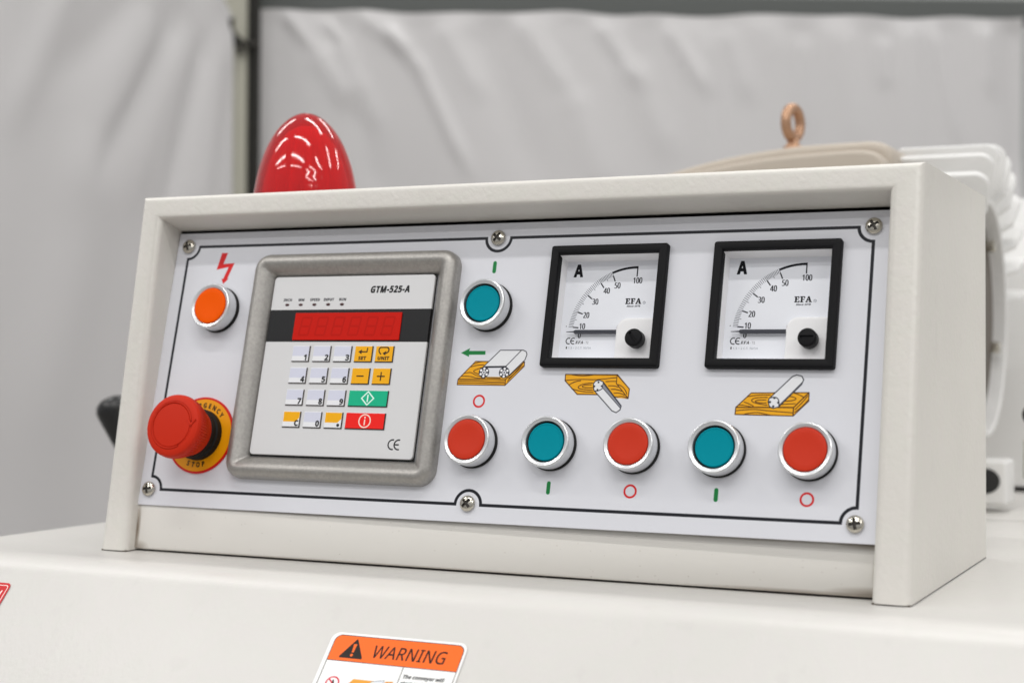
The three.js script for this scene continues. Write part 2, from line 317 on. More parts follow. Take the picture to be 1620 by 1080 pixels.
// front frame: two posts and a top bar, bent from sheet with rounded edges
{
  const F = (u, v, d) => L(u, BASE + v * Math.cos(TF), ZF - v * Math.sin(TF) - d);
  const st = [[[-255.5, 0], [-235.2, 0]], [[-253.4, 229.7], [-237.6, 214.6]], [[252.2, 229.5], [234.6, 214.9]], [[253.4, 0], [233.4, 0]]];
  const prof = [], r = 4.2, wid = 16.5;
  prof.push([1, 32]); for (let k = 0; k <= 6; k++) { const a = Math.PI / 2 * k / 6; prof.push([1 - (r - r * Math.cos(a)) / wid, r - r * Math.sin(a)]); }
  for (let k = 0; k <= 6; k++) { const a = Math.PI / 2 * k / 6; prof.push([(r - r * Math.sin(a)) / wid, r - r * Math.cos(a)]); } prof.push([0, 118]);
  const rows = prof.map(([a, d]) => st.map(([o, i], k) => d > 100 && k % 3 ? F(i[0], 208.3, 24.4) : F(i[0] + (o[0] - i[0]) * a, Math.max(0.7, i[1] + (o[1] - i[1]) * a), d)));
  mesh('front_frame', boxUV(mm(crease(quadGeo(rows, false), 40))), M.paint, box);
  // shell behind the frame
  const back = -215, P = (u, v, z) => L(u, BASE + v * Math.cos(TF), z), fz = (v) => ZF - v * Math.sin(TF) - 32;
  const lb = [-255.5, 0], lt = [-253.4, 229.7], rt = [252.2, 229.5], rb = [253.4, 0], sh = [];
  const q = (a, b, c, d) => sh.push(quadGeo([[a, b], [d, c]], false).toNonIndexed());
  const lift = (p) => [p[0], Math.max(p[1], 0.7), p[2]];
  q(lift(P(...rb, fz(0))), lift(P(...rb, back)), P(rt[0], rt[1], back), P(rt[0], rt[1], fz(229.5)));
  q(lift(P(...lb, back)), lift(P(...lb, fz(0))), P(lt[0], lt[1], fz(229.7)), P(lt[0], lt[1], back));
  q(P(lt[0], lt[1], fz(229.7)), P(rt[0], rt[1], fz(229.5)), P(rt[0], rt[1], back), P(lt[0], lt[1], back));
  q(P(...rb, back), P(...lb, back), P(lt[0], lt[1], back), P(rt[0], rt[1], back));
  const g = mergeGeometries(sh); g.computeVertexNormals();
  mesh('shell', boxUV(mm(g)), M.paint, box);
  // sill strip under the panel
  const s = new THREE.Shape(); const pts = [[-9.5, 1.1], [-4.4, 1.3], [-3.4, 2.6], [-7.2, 26.4], [-8.0, 28.4], [-9.4, 29.4], [-11, 44], [-30, 44], [-30, 1.1]];
  pts.forEach(([z, y], i) => i ? s.lineTo(z, y) : s.moveTo(z, y));
  const e = new THREE.ExtrudeGeometry(s, { depth: 470.5, bevelEnabled: false });
  e.applyMatrix4(new THREE.Matrix4().makeBasis(new THREE.Vector3(0, 0, 1), new THREE.Vector3(0, 1, 0), new THREE.Vector3(-1, 0, 0))).translate(233.9, 0, 0).rotateY(0.012).translate(0, 0, 6.4);
  const st2 = mmCanvas(-240, 0, 480, 48, 4, '#e2dfd9', (c) => {
    const smear = (x, y, rx, ry, a) => { c.save(); c.translate(x, y); c.scale(rx, ry); const g = c.createRadialGradient(0, 0, 0, 0, 0, 1); g.addColorStop(0, `rgba(74,56,38,${a})`); g.addColorStop(1, 'rgba(74,56,38,0)'); c.fillStyle = g; c.beginPath(); c.arc(0, 0, 1, 0, 7); c.fill(); c.restore(); };
    smear(233, 28, 26, 3.4, 0.55); smear(180, 28.6, 80, 2, 0.35); smear(234, 3, 30, 4, 0.5); smear(233, 14, 3, 14, 0.45); smear(190, 1.5, 70, 2.2, 0.4); smear(-234.5, 14, 2.4, 18, 0.7); smear(-232, 3, 8, 4, 0.35); smear(-60, 1, 200, 1.6, 0.3); smear(-120, 29, 140, 1.8, 0.3);
    for (let i = 0; i < 60; i++) { const x = -236 + 470 * rnd(), y = 2 + 25 * rnd(); c.fillStyle = `rgba(90,76,60,${0.06 + 0.1 * rnd()})`; c.fillRect(x, y, 0.4 + rnd(), 0.3 + 0.4 * rnd()); }
  });
  mesh('sill_strip', mm(planarUV(crease(e, 50), -240, 0, 480, 48)), phys({ color: col(0.98, 0.98, 0.98), map: st2, roughness: 0.42 }), box);
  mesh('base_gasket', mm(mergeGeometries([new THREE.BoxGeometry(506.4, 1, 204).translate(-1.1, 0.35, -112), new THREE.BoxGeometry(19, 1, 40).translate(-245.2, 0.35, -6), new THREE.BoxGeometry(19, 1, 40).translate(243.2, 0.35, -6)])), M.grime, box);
}
const onPanel = (o, u, v, w = 0) => {
  const y = v * Math.cos(T) + w * Math.sin(T), z = -v * Math.sin(T) + w * Math.cos(T);
  const p = L(u, y, z); o.position.set(p[0] * MM, p[1] * MM, p[2] * MM); o.rotation.x = -T; return o;
};
function part(name, u, v, label) { const g = new THREE.Group(); g.name = name; if (label) g.userData.label = label; box.add(g); return onPanel(g, u, v); }
const METERS = [[71.2, 117], [170.4, 117]];

// printed panel plate
{
  const u0 = -237, v0 = -10.5, w = 472, h = 180;
  const s = new THREE.Shape(); s.moveTo(u0, v0); s.lineTo(u0 + w, v0); s.lineTo(u0 + w, v0 + h); s.lineTo(u0, v0 + h); s.closePath();
  for (const [x, y] of METERS) { const p = new THREE.Path(); p.moveTo(x - 32.5, y - 32.5); p.lineTo(x - 32.5, y + 32.5); p.lineTo(x + 32.5, y + 32.5); p.lineTo(x + 32.5, y - 32.5); p.closePath(); s.holes.push(p); }
  const g = new THREE.ExtrudeGeometry(s, { depth: 2, bevelEnabled: false }).translate(0, 0, -2);
  const K = '#14161d', G = '#0f7a3a', RED = '#d6191c', Y = '#eda913', B = '#3a1d05';
  const tex = mmCanvas(u0, v0, w, h, 4.3, '#dcdde3', (c) => {
    // border with notches round the screws
    const l = -227.7, r = 222.4, b = -0.4, t = 160.2, q = 8.2, m = -1.8;
    c.beginPath(); c.moveTo(l + q, t); c.lineTo(m - q, t); c.arc(m, t, q, Math.PI, 2 * Math.PI, false); c.lineTo(r - q, t); c.arc(r, t, q, Math.PI, 1.5 * Math.PI, false);
    c.lineTo(r, b + q); c.arc(r, b, q, Math.PI / 2, Math.PI, false); c.lineTo(m + q, b); c.arc(m, b, q, 0, Math.PI, false); c.lineTo(l + q, b); c.arc(l, b, q, 0, Math.PI / 2, false);
    c.lineTo(l, t - q); c.arc(l, t, q, 1.5 * Math.PI, 2 * Math.PI, false); c.closePath(); c.strokeStyle = K; c.lineWidth = 1.75; c.lineJoin = 'miter'; c.stroke();
    // red mains flash
    poly(c, [[-201.2, 155.6], [-196.6, 155.5], [-198.9, 148.1], [-190.3, 148.5], [-194.2, 137.9], [-193.0, 138.1], [-196.7, 134.6], [-198.5, 138.2], [-197.2, 138], [-194.4, 146], [-203.5, 144.3]], RED);
    // on bars, off rings
    c.lineCap = 'round'; c.strokeStyle = G; c.lineWidth = 2.3;
    for (const [x, y] of [[-2.5, 142], [47.6, 11.3], [146.1, 11.4]]) { c.beginPath(); c.moveTo(x, y - 2.6); c.lineTo(x, y + 2.6); c.stroke(); }
    for (const [x, y] of [[-2.4, 60.4], [96.8, 11.3], [195.8, 11]]) disc(c, x, y, 3.35, null, RED, 1.05);
    // green arrow
    poly(c, [[-17.9, 89.4], [-12.3, 92.3], [-12.8, 90.6], [-2, 90.6], [-1.8, 88.4], [-12.6, 88.3], [-12.4, 87]], G);
    // picture 1: conveyor rollers on a board
    poly(c, [[-7.7, 84.3], [24.2, 84.2], [13.1, 73.5], [-17.8, 73.4]], Y, B, 0.45); poly(c, [[-17.8, 73.4], [13.1, 73.5], [13.3, 70.1], [-18, 70.1]], Y, B, 0.45); poly(c, [[13.1, 73.5], [24.1, 84.2], [24.2, 81.5], [13.3, 70.1]], Y, B, 0.45);
    for (const p of [[[-9, 82.6], [-6, 84], [-3, 84.2]], [[-11, 80.8], [-6, 82.4], [-2, 82.2]], [[-3.5, 80.4], [-7.4, 79.2], [-8.6, 78.2], [-6.4, 77], [-3.4, 76.4]], [[-3.8, 79.2], [-5.4, 78.2], [-3.6, 77.4]], [[-14, 77], [-10, 78.2], [-6.8, 75.6], [-1, 75]], [[-15.8, 75.2], [-10, 75.4], [-6, 74], [0, 74.2]], [[-17, 72.4], [-5, 72.8], [4, 71.8], [12.6, 72.4]], [[-17.4, 71.2], [-6, 71.6], [5, 70.9], [12.8, 71.4]], [[14.6, 72.6], [17.8, 77], [23.6, 81.8]], [[15, 74.2], [18.2, 76.4], [23, 83]]]) curve(c, p, B, 0.4);
    poly(c, [[-2.6, 80.6], [7.7, 91.1], [22.4, 91.2], [24.4, 90.3], [25.1, 88.6], [24.2, 85.4], [15.2, 76.1], [12, 81.3]], '#e4e5e8', '#22232a', 0.45);
    poly(c, [[12.2, 81.2], [21.3, 91.1]], null, '#22232a', 0.45, true);
    poly(c, [[0.5, 80.9], [11, 80.9], [9.6, 75], [0.6, 75]], '#dfe0e6'); poly(c, [[-1, 80.9], [12.4, 81.2]], null, '#22232a', 1.0, true); poly(c, [[0.8, 74.6], [9.6, 74.4]], null, B, 0.6, true);
    for (const x of [-1.4, 11.8]) { disc(c, x, 77.7, 3.35, '#2a2c36'); for (let k = 0; k < 6; k++) { const a = k * Math.PI / 3 + 0.5; disc(c, x + 2.25 * Math.cos(a), 77.7 + 2.25 * Math.sin(a), 0.78, '#f4f4f6'); } disc(c, x, 77.7, 1.25, '#e8e9ee'); disc(c, x, 77.7, 0.5, '#2a2c36'); }
    // picture 2: cutter under a board
    poly(c, [[50.8, 77], [82.6, 77.1], [90.6, 69], [90.4, 63.5], [71, 65.5], [59.3, 65.4], [50.9, 73.3]], Y, B, 0.5); poly(c, [[82.5, 71.9], [82.4, 77], [90.6, 69], [90.4, 63.6]], Y, B, 0.4); poly(c, [[83.8, 63.6], [90.4, 63.6], [82.5, 71.9]], Y);
    for (const p of [[[51, 73.4], [60, 74.4], [70, 73.8], [82, 75.4]], [[55, 76.8], [62, 75.6], [68, 76.9]], [[68, 72.1], [63, 72], [58.4, 69.5], [62, 68.2], [68.4, 68]], [[67.4, 71.1], [63.8, 71.2], [61.2, 70], [64, 69.2], [68.4, 69.4]], [[53.5, 70.8], [57, 73.2], [60.6, 73.4]], [[55.6, 68.6], [61, 66.8], [69, 66.8]], [[76, 73], [80, 73.4], [82.6, 73.2]], [[78, 70.6], [81, 71], [83.8, 70]], [[79.6, 68.6], [83, 69], [86, 67.6]], [[81.6, 66.4], [85, 67], [88, 65.4]], [[83.6, 71.4], [87.6, 70.4], [89.4, 66]], [[83.6, 64.2], [87, 65.2], [90.4, 63.6]], [[82.6, 71.9], [90.2, 63.8]]]) curve(c, p, B, 0.42);
    poly(c, [[68.5, 71.6], [69.6, 73.2], [71.8, 73.9], [74.2, 73], [86.7, 59.2], [86.2, 56.9], [84, 55.3], [81.4, 56.3], [69.2, 68]], '#e6e7ea', '#20222a', 0.5);
    poly(c, [[74.4, 72.2], [86.6, 59], [86.4, 57.8], [74.2, 69.6]], '#8d8f99', '#20222a', 0.3); curve(c, [[70, 67.6], [72, 67.2], [74.2, 69]], '#20222a', 0.45);
    for (const [x, y] of [[71.6, 72.6], [69.3, 70.2], [73.8, 70.4], [71.4, 68.2]]) disc(c, x, y, 0.55, '#20222a');
    // picture 3: cutter on a board
    poly(c, [[161.2, 67.7], [193, 68.4], [185.2, 60.2], [153.2, 59.6]], Y, B, 0.5); poly(c, [[153.2, 59.6], [185.2, 60.1], [185.2, 55.5], [153.1, 55.7]], Y, B, 0.5); poly(c, [[193, 68.4], [193.2, 63.8], [185.2, 55.5], [185.2, 60.1]], Y, B, 0.5);
    for (const p of [[[159, 65.6], [164, 66.8], [172, 66.8]], [[170.4, 65.4], [164.6, 65.4], [160.9, 63.8], [164, 61.8], [170.6, 61.1]], [[169.7, 64], [165.6, 64], [163.2, 63.1], [165.6, 62.2], [170, 62.3]], [[157.6, 62.6], [160.2, 62], [163, 60.4]], [[155, 61], [159, 60.8], [162, 59.9]], [[181, 66], [184, 66.2], [187, 64.8], [183, 63.4], [180, 63.6]], [[178, 61.6], [182, 62], [186, 62.2]], [[185, 68], [188, 67.2], [190.6, 65.6]], [[153.6, 57.8], [162, 59], [172, 58], [185, 57.2]], [[158, 55.8], [164, 57.4], [170, 56.2], [173, 55.6]], [[186, 59], [189.6, 62.4], [192.4, 66.6]], [[186, 57.6], [190, 60.4], [192.8, 64.4]]]) curve(c, p, B, 0.42);
    poly(c, [[171, 63], [171.4, 64.8], [183.4, 77.1], [185.6, 78], [188.4, 77.4], [189.6, 75.4], [188.9, 73.4], [177, 60.3], [174, 59.4], [171.9, 60.4]], '#e6e7ea', '#20222a', 0.5);
    poly(c, [[177.4, 61.4], [189.2, 74.2], [188.6, 72.6], [177, 60.2]], '#8d8f99', '#20222a', 0.4); curve(c, [[172.2, 65.2], [175, 66], [177.2, 63.8], [177, 61]], '#20222a', 0.45);
    for (const [x, y] of [[174.3, 65.2], [172, 62.9], [176.6, 62.7], [174, 60.5]]) disc(c, x, y, 0.6, '#20222a');
  });
  mesh('panel_plate', mm(planarUV(g, u0, v0, w, h)), phys({ map: tex, roughness: 0.42, specularIntensity: 0.5 }), box, 'white printed panel plate with a black line border');
  onPanel(box.children[box.children.length - 1], 0, 0);
}

// panel screws
{
  const dome = []; for (let k = 0; k <= 12; k++) { const a = Math.PI / 2 * k / 12; dome.push([4.7 * Math.cos(a), 0.9 + 2.3 * Math.sin(a)]); }
  const g = lathe([[0.0001, 0], [4.3, 0], [4.6, 0.3], ...dome.map(([r, y]) => [Math.max(r, 0.0001), y])], 40).rotateX(Math.PI / 2);
  let b = new Brush(g.toNonIndexed()); const ev = new Evaluator(); ev.attributes = ['position', 'normal']; ev.useGroups = false;
  for (const a of [0, Math.PI / 2]) {
    const k = new Brush(new THREE.BoxGeometry(6.2, 1.7, 3.4).rotateZ(a).translate(0, 0, 2.9).toNonIndexed()); k.updateMatrixWorld();
    b.updateMatrixWorld(); b = ev.evaluate(b, k, SUBTRACTION);
  }
  const sg = mm(b.geometry), rg = mm(mergeGeometries([new THREE.BoxGeometry(6.1, 1.6, 0.5).translate(0, 0, 1.5), new THREE.BoxGeometry(1.6, 6.1, 0.5).translate(0, 0, 1.55)]));  // dark cross plates put the shade of the recess into colour
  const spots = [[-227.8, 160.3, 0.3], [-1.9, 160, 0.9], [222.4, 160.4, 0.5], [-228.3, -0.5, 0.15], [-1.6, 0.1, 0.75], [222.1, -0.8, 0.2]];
  spots.forEach(([u, v, a]) => { const s = mesh('panel_screw', sg, M.chrome, box); mesh('cross_shade_plate', rg, M.recessShade, s); onPanel(s, u, v, 0.2); s.rotateZ(a); });
}

// round buttons
function button(kind, capMat) {
  const g = new THREE.Group();
  mesh('gasket', latheW([[11, 0], [14.9, 0], [15.05, 0.6], [14.95, 1.9], [14.1, 2.3]]), M.rubber, g);
  mesh('bezel', latheW([[14.15, 2.3], [14.45, 2.9], [14.75, 9.3], [14.7, 10.5], [14.35, 11.2], [13.8, 11.45], [13.2, 11.35], [12.6, 11.05], [12.15, 10.95], [11.9, 10.7], [11.85, 7]], 96, 22), M.satin, g);
  if (kind === 'recessed') {
    mesh('well', latheW([[11.9, 8.2], [0.001, 8.2]]), M.rubber, g);
    mesh('cap', latheW([[10.75, 7.5], [10.75, 9.5], [10.5, 9.95], [10, 10.05], [9.6, 9.8], [6, 9.6], [0.001, 9.5]], 72, 25), capMat, g);
  } else {
    mesh('cap', latheW([[11.65, 7.5], [11.65, 11.0], [11.35, 11.5], [10.7, 11.7], [8, 11.5], [4, 11.3], [0.001, 11.2]], 72, 25), capMat, g);
  }
  return g;
}
{
  const kinds = { orange: button('flush', M.orangeCap), red: button('flush', M.redCap), teal: button('recessed', M.tealCap) };
  for (const [name, k, u, v, label] of [
    ['pilot_light', 'orange', -195.9, 116.9, 'orange round lamp below the red lightning flash'],
    ['push_button', 'teal', -2.6, 117, 'teal button right of the keypad, topmost, under a green bar'],
    ['push_button', 'red', -2.1, 35.5, 'red button beside the lower right corner of the keypad'],
    ['push_button', 'teal', 47.3, 35.7, 'teal button under the left dial'],
    ['push_button', 'red', 97.1, 35.7, 'red button between the two lower teal buttons'],
    ['push_button', 'teal', 146.1, 35.5, 'teal button under the right dial'],
    ['push_button', 'red', 195.9, 35.5, 'red button at the right end of the bottom row'],
  ]) {
    const b = kinds[k].clone(); b.name = name; b.userData = { label }; box.add(b); onPanel(b, u, v);
  }
}

// emergency stop
{
  const e = part('emergency_stop_button', -195, 35, 'red mushroom emergency stop button on a yellow disc');
  const pt = mmCanvas(-25, -25, 50, 50, 14, '#d21a12', (g, text) => {
    disc(g, 0, 0, 23.1, '#f0a006');
    const arc = (s, r, a0, step, size, inward) => { [...s].forEach((ch, i) => { const a = a0 - step * i * (inward ? -1 : 1); text(ch, r * Math.cos(a), r * Math.sin(a), size, { align: 'center', rot: inward ? a + Math.PI / 2 : a - Math.PI / 2, color: '#2c1e06', sx: 0.9 }); }); };
    arc('EMERGENCY', 17.6, 2.36, 0.2, 3.1, false);
    arc('STOP', 20.4, -1.88, 0.2, 3.1, true);
  });
  mesh('warning_disc', mm(planarUV(new THREE.ExtrudeGeometry(new THREE.Shape().absarc(0, 0, 24.5, 0, Math.PI * 2), { depth: 1, bevelEnabled: false, curveSegments: 48 }), -25, -25, 50, 50)), phys({ map: pt, roughness: 0.4, specularIntensity: 0.5 }), e, 'yellow disc with a red rim, lettered in black');
  mesh('collar', latheW([[16.2, 1], [16.2, 5.4], [15.6, 6], [15.2, 6.3], [15.6, 6.8], [15.6, 10.2], [14.2, 11]]), M.rubber, e);
  // mushroom head: knurled flank, rounded rim, ring groove on its face
  const seg = 144, prof = [[13.6, 9.6], [14.9, 9.7], [15.6, 12.5], [16.4, 15.2], [17.7, 18.2, 1], [18.9, 21.6, 1], [19.5, 24.6, 1], [19.75, 26.6, .6], [19.75, 28.2], [19.5, 29.4], [18.9, 30.3], [17.8, 30.9], [16.4, 31.25], [15.2, 31.4], [15.05, 30.9], [14.4, 30.75], [13.7, 31.0], [13.4, 31.5], [8, 31.9], [0.01, 32.05]];
  const rows = prof.map(([r, w, k]) => { const o = []; for (let i = 0; i < seg; i++) { const a = i / seg * Math.PI * 2, q = r + (k ? (i % 2 ? 0.3 : -0.3) * k : 0); o.push([q * Math.cos(a), q * Math.sin(a), w]); } return o; });
  const g = quadGeo(rows, true); mesh('mushroom_head', mm(crease(g, 24)), M.mushroom, e);
  const arrow = [];
  arrow.push(new THREE.TorusGeometry(14.4, 0.55, 8, 80, 5.0).rotateZ(0.22).translate(0, 0, 31.2));
  const bar = (x0, y0, x1, y1) => { const dx = x1 - x0, dy = y1 - y0, l = Math.hypot(dx, dy); return new RoundedBoxGeometry(l + 1.0, 1.25, 1.2, 2, 0.4).rotateZ(Math.atan2(dy, dx)).translate((x0 + x1) / 2, (y0 + y1) / 2, 31.35); };
  const A = [14.3, 1.0]; arrow.push(bar(A[0] - 2.9, A[1] + 2.9, A[0] + 0.2, A[1] - 0.6), bar(A[0] + 2.7, A[1] + 2.9, A[0] + 0.2, A[1] - 0.6));
  mesh('turn_arrow', mm(mergeGeometries(arrow.map((x) => x.index ? x.toNonIndexed() : x).map((x) => { x.deleteAttribute('uv'); return x; }))), M.mushroom, e);
}

// keypad unit
{
  const k = part('keypad', -97, 80.4, 'keypad unit with a red number display in a grey metal frame');
  mesh('frame', sweepRect([[0, 0], [0, 3.4], [0.4, 5.2], [1.5, 7.1], [3.2, 8.5], [5.2, 9.1], [6.8, 9.0], [8.4, 8.3], [9.9, 7.2], [11.4, 5.6], [12.8, 3.7], [13.9, 1.9], [14.2, 0.6]], 72.6, 71.8, 10.5, 1.2, 40), M.castFrame, k);
  const w = 115.4, h = 114.2, cu = -1, cv = 0.6;                      // the white face, in the unit's own axes
  const U = (u) => u + 97, V = (v) => v - 80.4;
  const tex = mmCanvas(U(-155.7), V(23.9), w, h, 9, '#d9d9da', (g, text) => {
    for (const e of [0, 0.14]) text('GTM-525-A', U(-84.2) + e, V(126.5), 4.1, { skew: 0.16, gap: 0.42, sx: 0.84, color: '#101012' });
    [['INCH', -143], ['MM', -133], ['SPEED', -123], ['INPUT', -113], ['RUN', -103]].forEach(([s, u]) => text(s, U(u), V(121.6), 1.7, { align: 'center', sx: 1.05, color: '#2a2a2e' }));
    g.fillStyle = '#19191b'; g.fillRect(U(-156), V(95.3), 118, 20.6);
    const key = (u, v, kw, fill, pad) => {
      g.fillStyle = '#ecedf0'; g.fillRect(U(u), V(v), kw, 10.1);
      if (pad) { g.fillStyle = pad; g.fillRect(U(u) + 0.3, V(v) + 3.6, kw - 1.0, 6.2); }
      if (fill) { g.fillStyle = fill; g.fillRect(U(u) + 0.2, V(v) + 0.3, kw - 0.5, 9.6); }
      g.fillStyle = '#1c1410'; g.fillRect(U(u), V(v) - 0.05, kw, 0.55); g.fillRect(U(u) + kw - 0.6, V(v), 0.6, 10.0);
    };
    const X = [-133.6, -118.5, -103.6, -88.8, -74.2], Yr = [82.5, 68.7, 54.9, 41.1], amber = '#f5b000';
    [['1', '2', '3'], ['4', '5', '6'], ['7', '8', '9'], ['C', '0', '.']].forEach((row, j) => row.forEach((s, i) => {
      const a = s === 'C' || s === '.'; key(X[i], Yr[j], 12.6, null, a ? null : '#d6d8e8');
      if (a) poly(g, [[U(X[i]) + 0.4, V(Yr[j]) + 9.8], [U(X[i]) + 11.9, V(Yr[j]) + 9.8], [U(X[i]) + 11.8, V(Yr[j]) + 6], [U(X[i]) + 9.4, V(Yr[j]) + 3.6], [U(X[i]) + 0.5, V(Yr[j]) + 3.6]], amber);
      if (s === '.') disc(g, U(X[i]) + 9.9, V(Yr[j]) + 2.1, 1.0, '#17171a'); else text(s, U(X[i]) + 10.1, V(Yr[j]) + 0.95, 3.6, { align: 'center', color: '#0c0c0e' });
    }));
    for (const [i, j] of [[3, 0], [4, 0], [3, 1], [4, 1]]) key(X[i], Yr[j], 12.6, amber);
    key(X[3], Yr[2], 27.4, '#06b487'); key(X[3], Yr[3], 27.4, '#f3180f');
    const bx = U(X[3]), by = V(Yr[0]), D = '#2a1a08';
    poly(g, [[bx + 2.6, by + 6.4], [bx + 4.9, by + 7.9], [bx + 4.9, by + 4.9]], D); poly(g, [[bx + 4.6, by + 6.4], [bx + 8.6, by + 6.4], [bx + 8.8, by + 8.6]], null, D, 0.75, true);
    text('SET', bx + 5.8, by + 1.4, 2.1, { align: 'center', sx: 1.15, color: D });
    const cx = U(X[4]); g.lineCap = 'butt'; curve(g, [[cx + 3.8, by + 5.1], [cx + 2.2, by + 6.2], [cx + 2.4, by + 9.2], [cx + 5.6, by + 9.2], [cx + 9.0, by + 9.2], [cx + 9.2, by + 6], [cx + 7.2, by + 5.6]], D, 0.8);
    poly(g, [[cx + 4.9, by + 5.5], [cx + 7.4, by + 7.0], [cx + 7.0, by + 4.2]], D);
    text('UNIT', cx + 5.9, by + 1.4, 2.1, { align: 'center', sx: 1.15, color: D });
    g.fillStyle = D; const my = V(Yr[1]) + 5; g.fillRect(bx + 3.5, my - 0.35, 5, 0.8); g.fillRect(cx + 3.2, my - 0.35, 5.4, 0.8); g.fillRect(cx + 5.5, my - 2.7, 0.8, 5.4);
    const gx = bx + 13.4, gy = V(Yr[2]) + 5.2; poly(g, [[gx, gy + 4.1], [gx + 4.2, gy], [gx, gy - 4.1], [gx - 4.2, gy]], null, '#e9fff4', 0.8); poly(g, [[gx, gy + 1.9], [gx, gy - 1.9]], null, '#e9fff4', 0.9, true);
    const ry = V(Yr[3]) + 5.1; disc(g, gx, ry, 3.9, null, '#ffe9dc', 0.75); poly(g, [[gx, ry + 0.7], [gx, ry - 2.2]], null, '#ffe9dc', 0.85, true); disc(g, gx, ry + 2.1, 0.55, '#ffe9dc');
    // CE mark
    g.strokeStyle = '#1d1d20'; g.lineWidth = 0.85; g.lineCap = 'butt';
    for (const [x, bar] of [[-54.6, 0], [-50.5, 1]]) { g.beginPath(); g.arc(U(x), V(32.5), 2.9, 0.42 * Math.PI, 1.58 * Math.PI); g.stroke(); if (bar) { g.beginPath(); g.moveTo(U(x) - 2.9, V(32.5)); g.lineTo(U(x) + 0.2, V(32.5)); g.stroke(); } }
  });
  const faceMat = phys({ map: tex, roughness: 0.4, specularIntensity: 0.5 }), F = [U(-155.7), V(23.9), w, h];
  const face = planarUV(new THREE.ExtrudeGeometry(roundRect(114.7, 113.6, 2.4, -0.45, 0.3), { depth: 1.2, bevelEnabled: true, bevelSize: 0.35, bevelThickness: 0.35, bevelOffset: -0.35, bevelSegments: 2, curveSegments: 6 }).translate(0, 0, 1.45), ...F);
  mesh('face_plate', mm(face), faceMat, k);
  mesh('face_shadow_gap', mm(new THREE.PlaneGeometry(117, 116).translate(cu, cv, 1.0)), M.dark, k).name = 'gap_shade_plane';  // dark plane stands in for the shade in the gap round the face
  const disp = mmCanvas(-38, -9, 76, 18, 10, '#c81c10', (g) => {
    g.strokeStyle = '#bb190e'; g.lineWidth = 1.2; g.lineCap = 'round';
    for (let i = 0; i < 6; i++) { const x = -29.5 + i * 11.8, s = 0.14; const P = (a, b) => [x + a + b * s, b]; for (const [p, q] of [[[-3, 5.6], [3, 5.6]], [[-3, 0], [3, 0]], [[-3, -5.6], [3, -5.6]], [[-3.4, 5], [-3.4, 0.6]], [[3.4, 5], [3.4, 0.6]], [[-3.4, -0.6], [-3.4, -5]], [[3.4, -0.6], [3.4, -5]]]) { g.beginPath(); g.moveTo(...P(...p)); g.lineTo(...P(...q)); g.stroke(); } }
  });
  mesh('display_window', mm(planarUV(new RoundedBoxGeometry(76, 17.4, 0.9, 2, 0.25).translate(0, 0, 0.1), -38, -9, 76, 18)).translate(U(-97.3) * MM, V(105) * MM, 3.2 * MM), phys({ map: disp, roughness: 0.3, specularIntensity: 0.15 }), k, 'red number display with faint unlit digits');
  const kg = (x, y, kw, kh) => mm(planarUV(new RoundedBoxGeometry(kw, kh, 0.9, 2, 0.3).translate(U(x) + kw / 2, V(y) + kh / 2, 3.15), ...F));
  const X = [-133.6, -118.5, -103.6, -88.8, -74.2], Yr = [82.5, 68.7, 54.9, 41.1];
  const what = ['white key 1', 'white key 2', 'white key 3', 'amber SET key with a return arrow', 'amber UNIT key with a turning arrow', 'white key 4', 'white key 5', 'white key 6', 'amber minus key', 'amber plus key', 'white key 7', 'white key 8', 'white key 9', 'wide green start key with a white diamond', 'amber and white C key', 'white key 0', 'amber and white decimal point key', 'wide red stop key with a white ring'];
  let q = 0;
  for (let j = 0; j < 4; j++) for (let i = 0; i < 5; i++) { if (j > 1 && i === 4) continue; mesh('key', kg(X[i], Yr[j] - 0.05, j > 1 && i === 3 ? 27.4 : 12.6, 10.15), faceMat, k, what[q++]); }
  const led = mm(lathe([[1.35, 0], [1.2, 0.3], [0.7, 0.5], [0.001, 0.55]], 20).rotateX(Math.PI / 2).scale(1.15, 0.62, 1));
  for (const u of [-143, -133, -123, -113, -103]) { const m = mesh('indicator_light', led, M.ledOff, k); m.position.set(U(u) * MM, V(119.2) * MM, 2.98 * MM); }
}

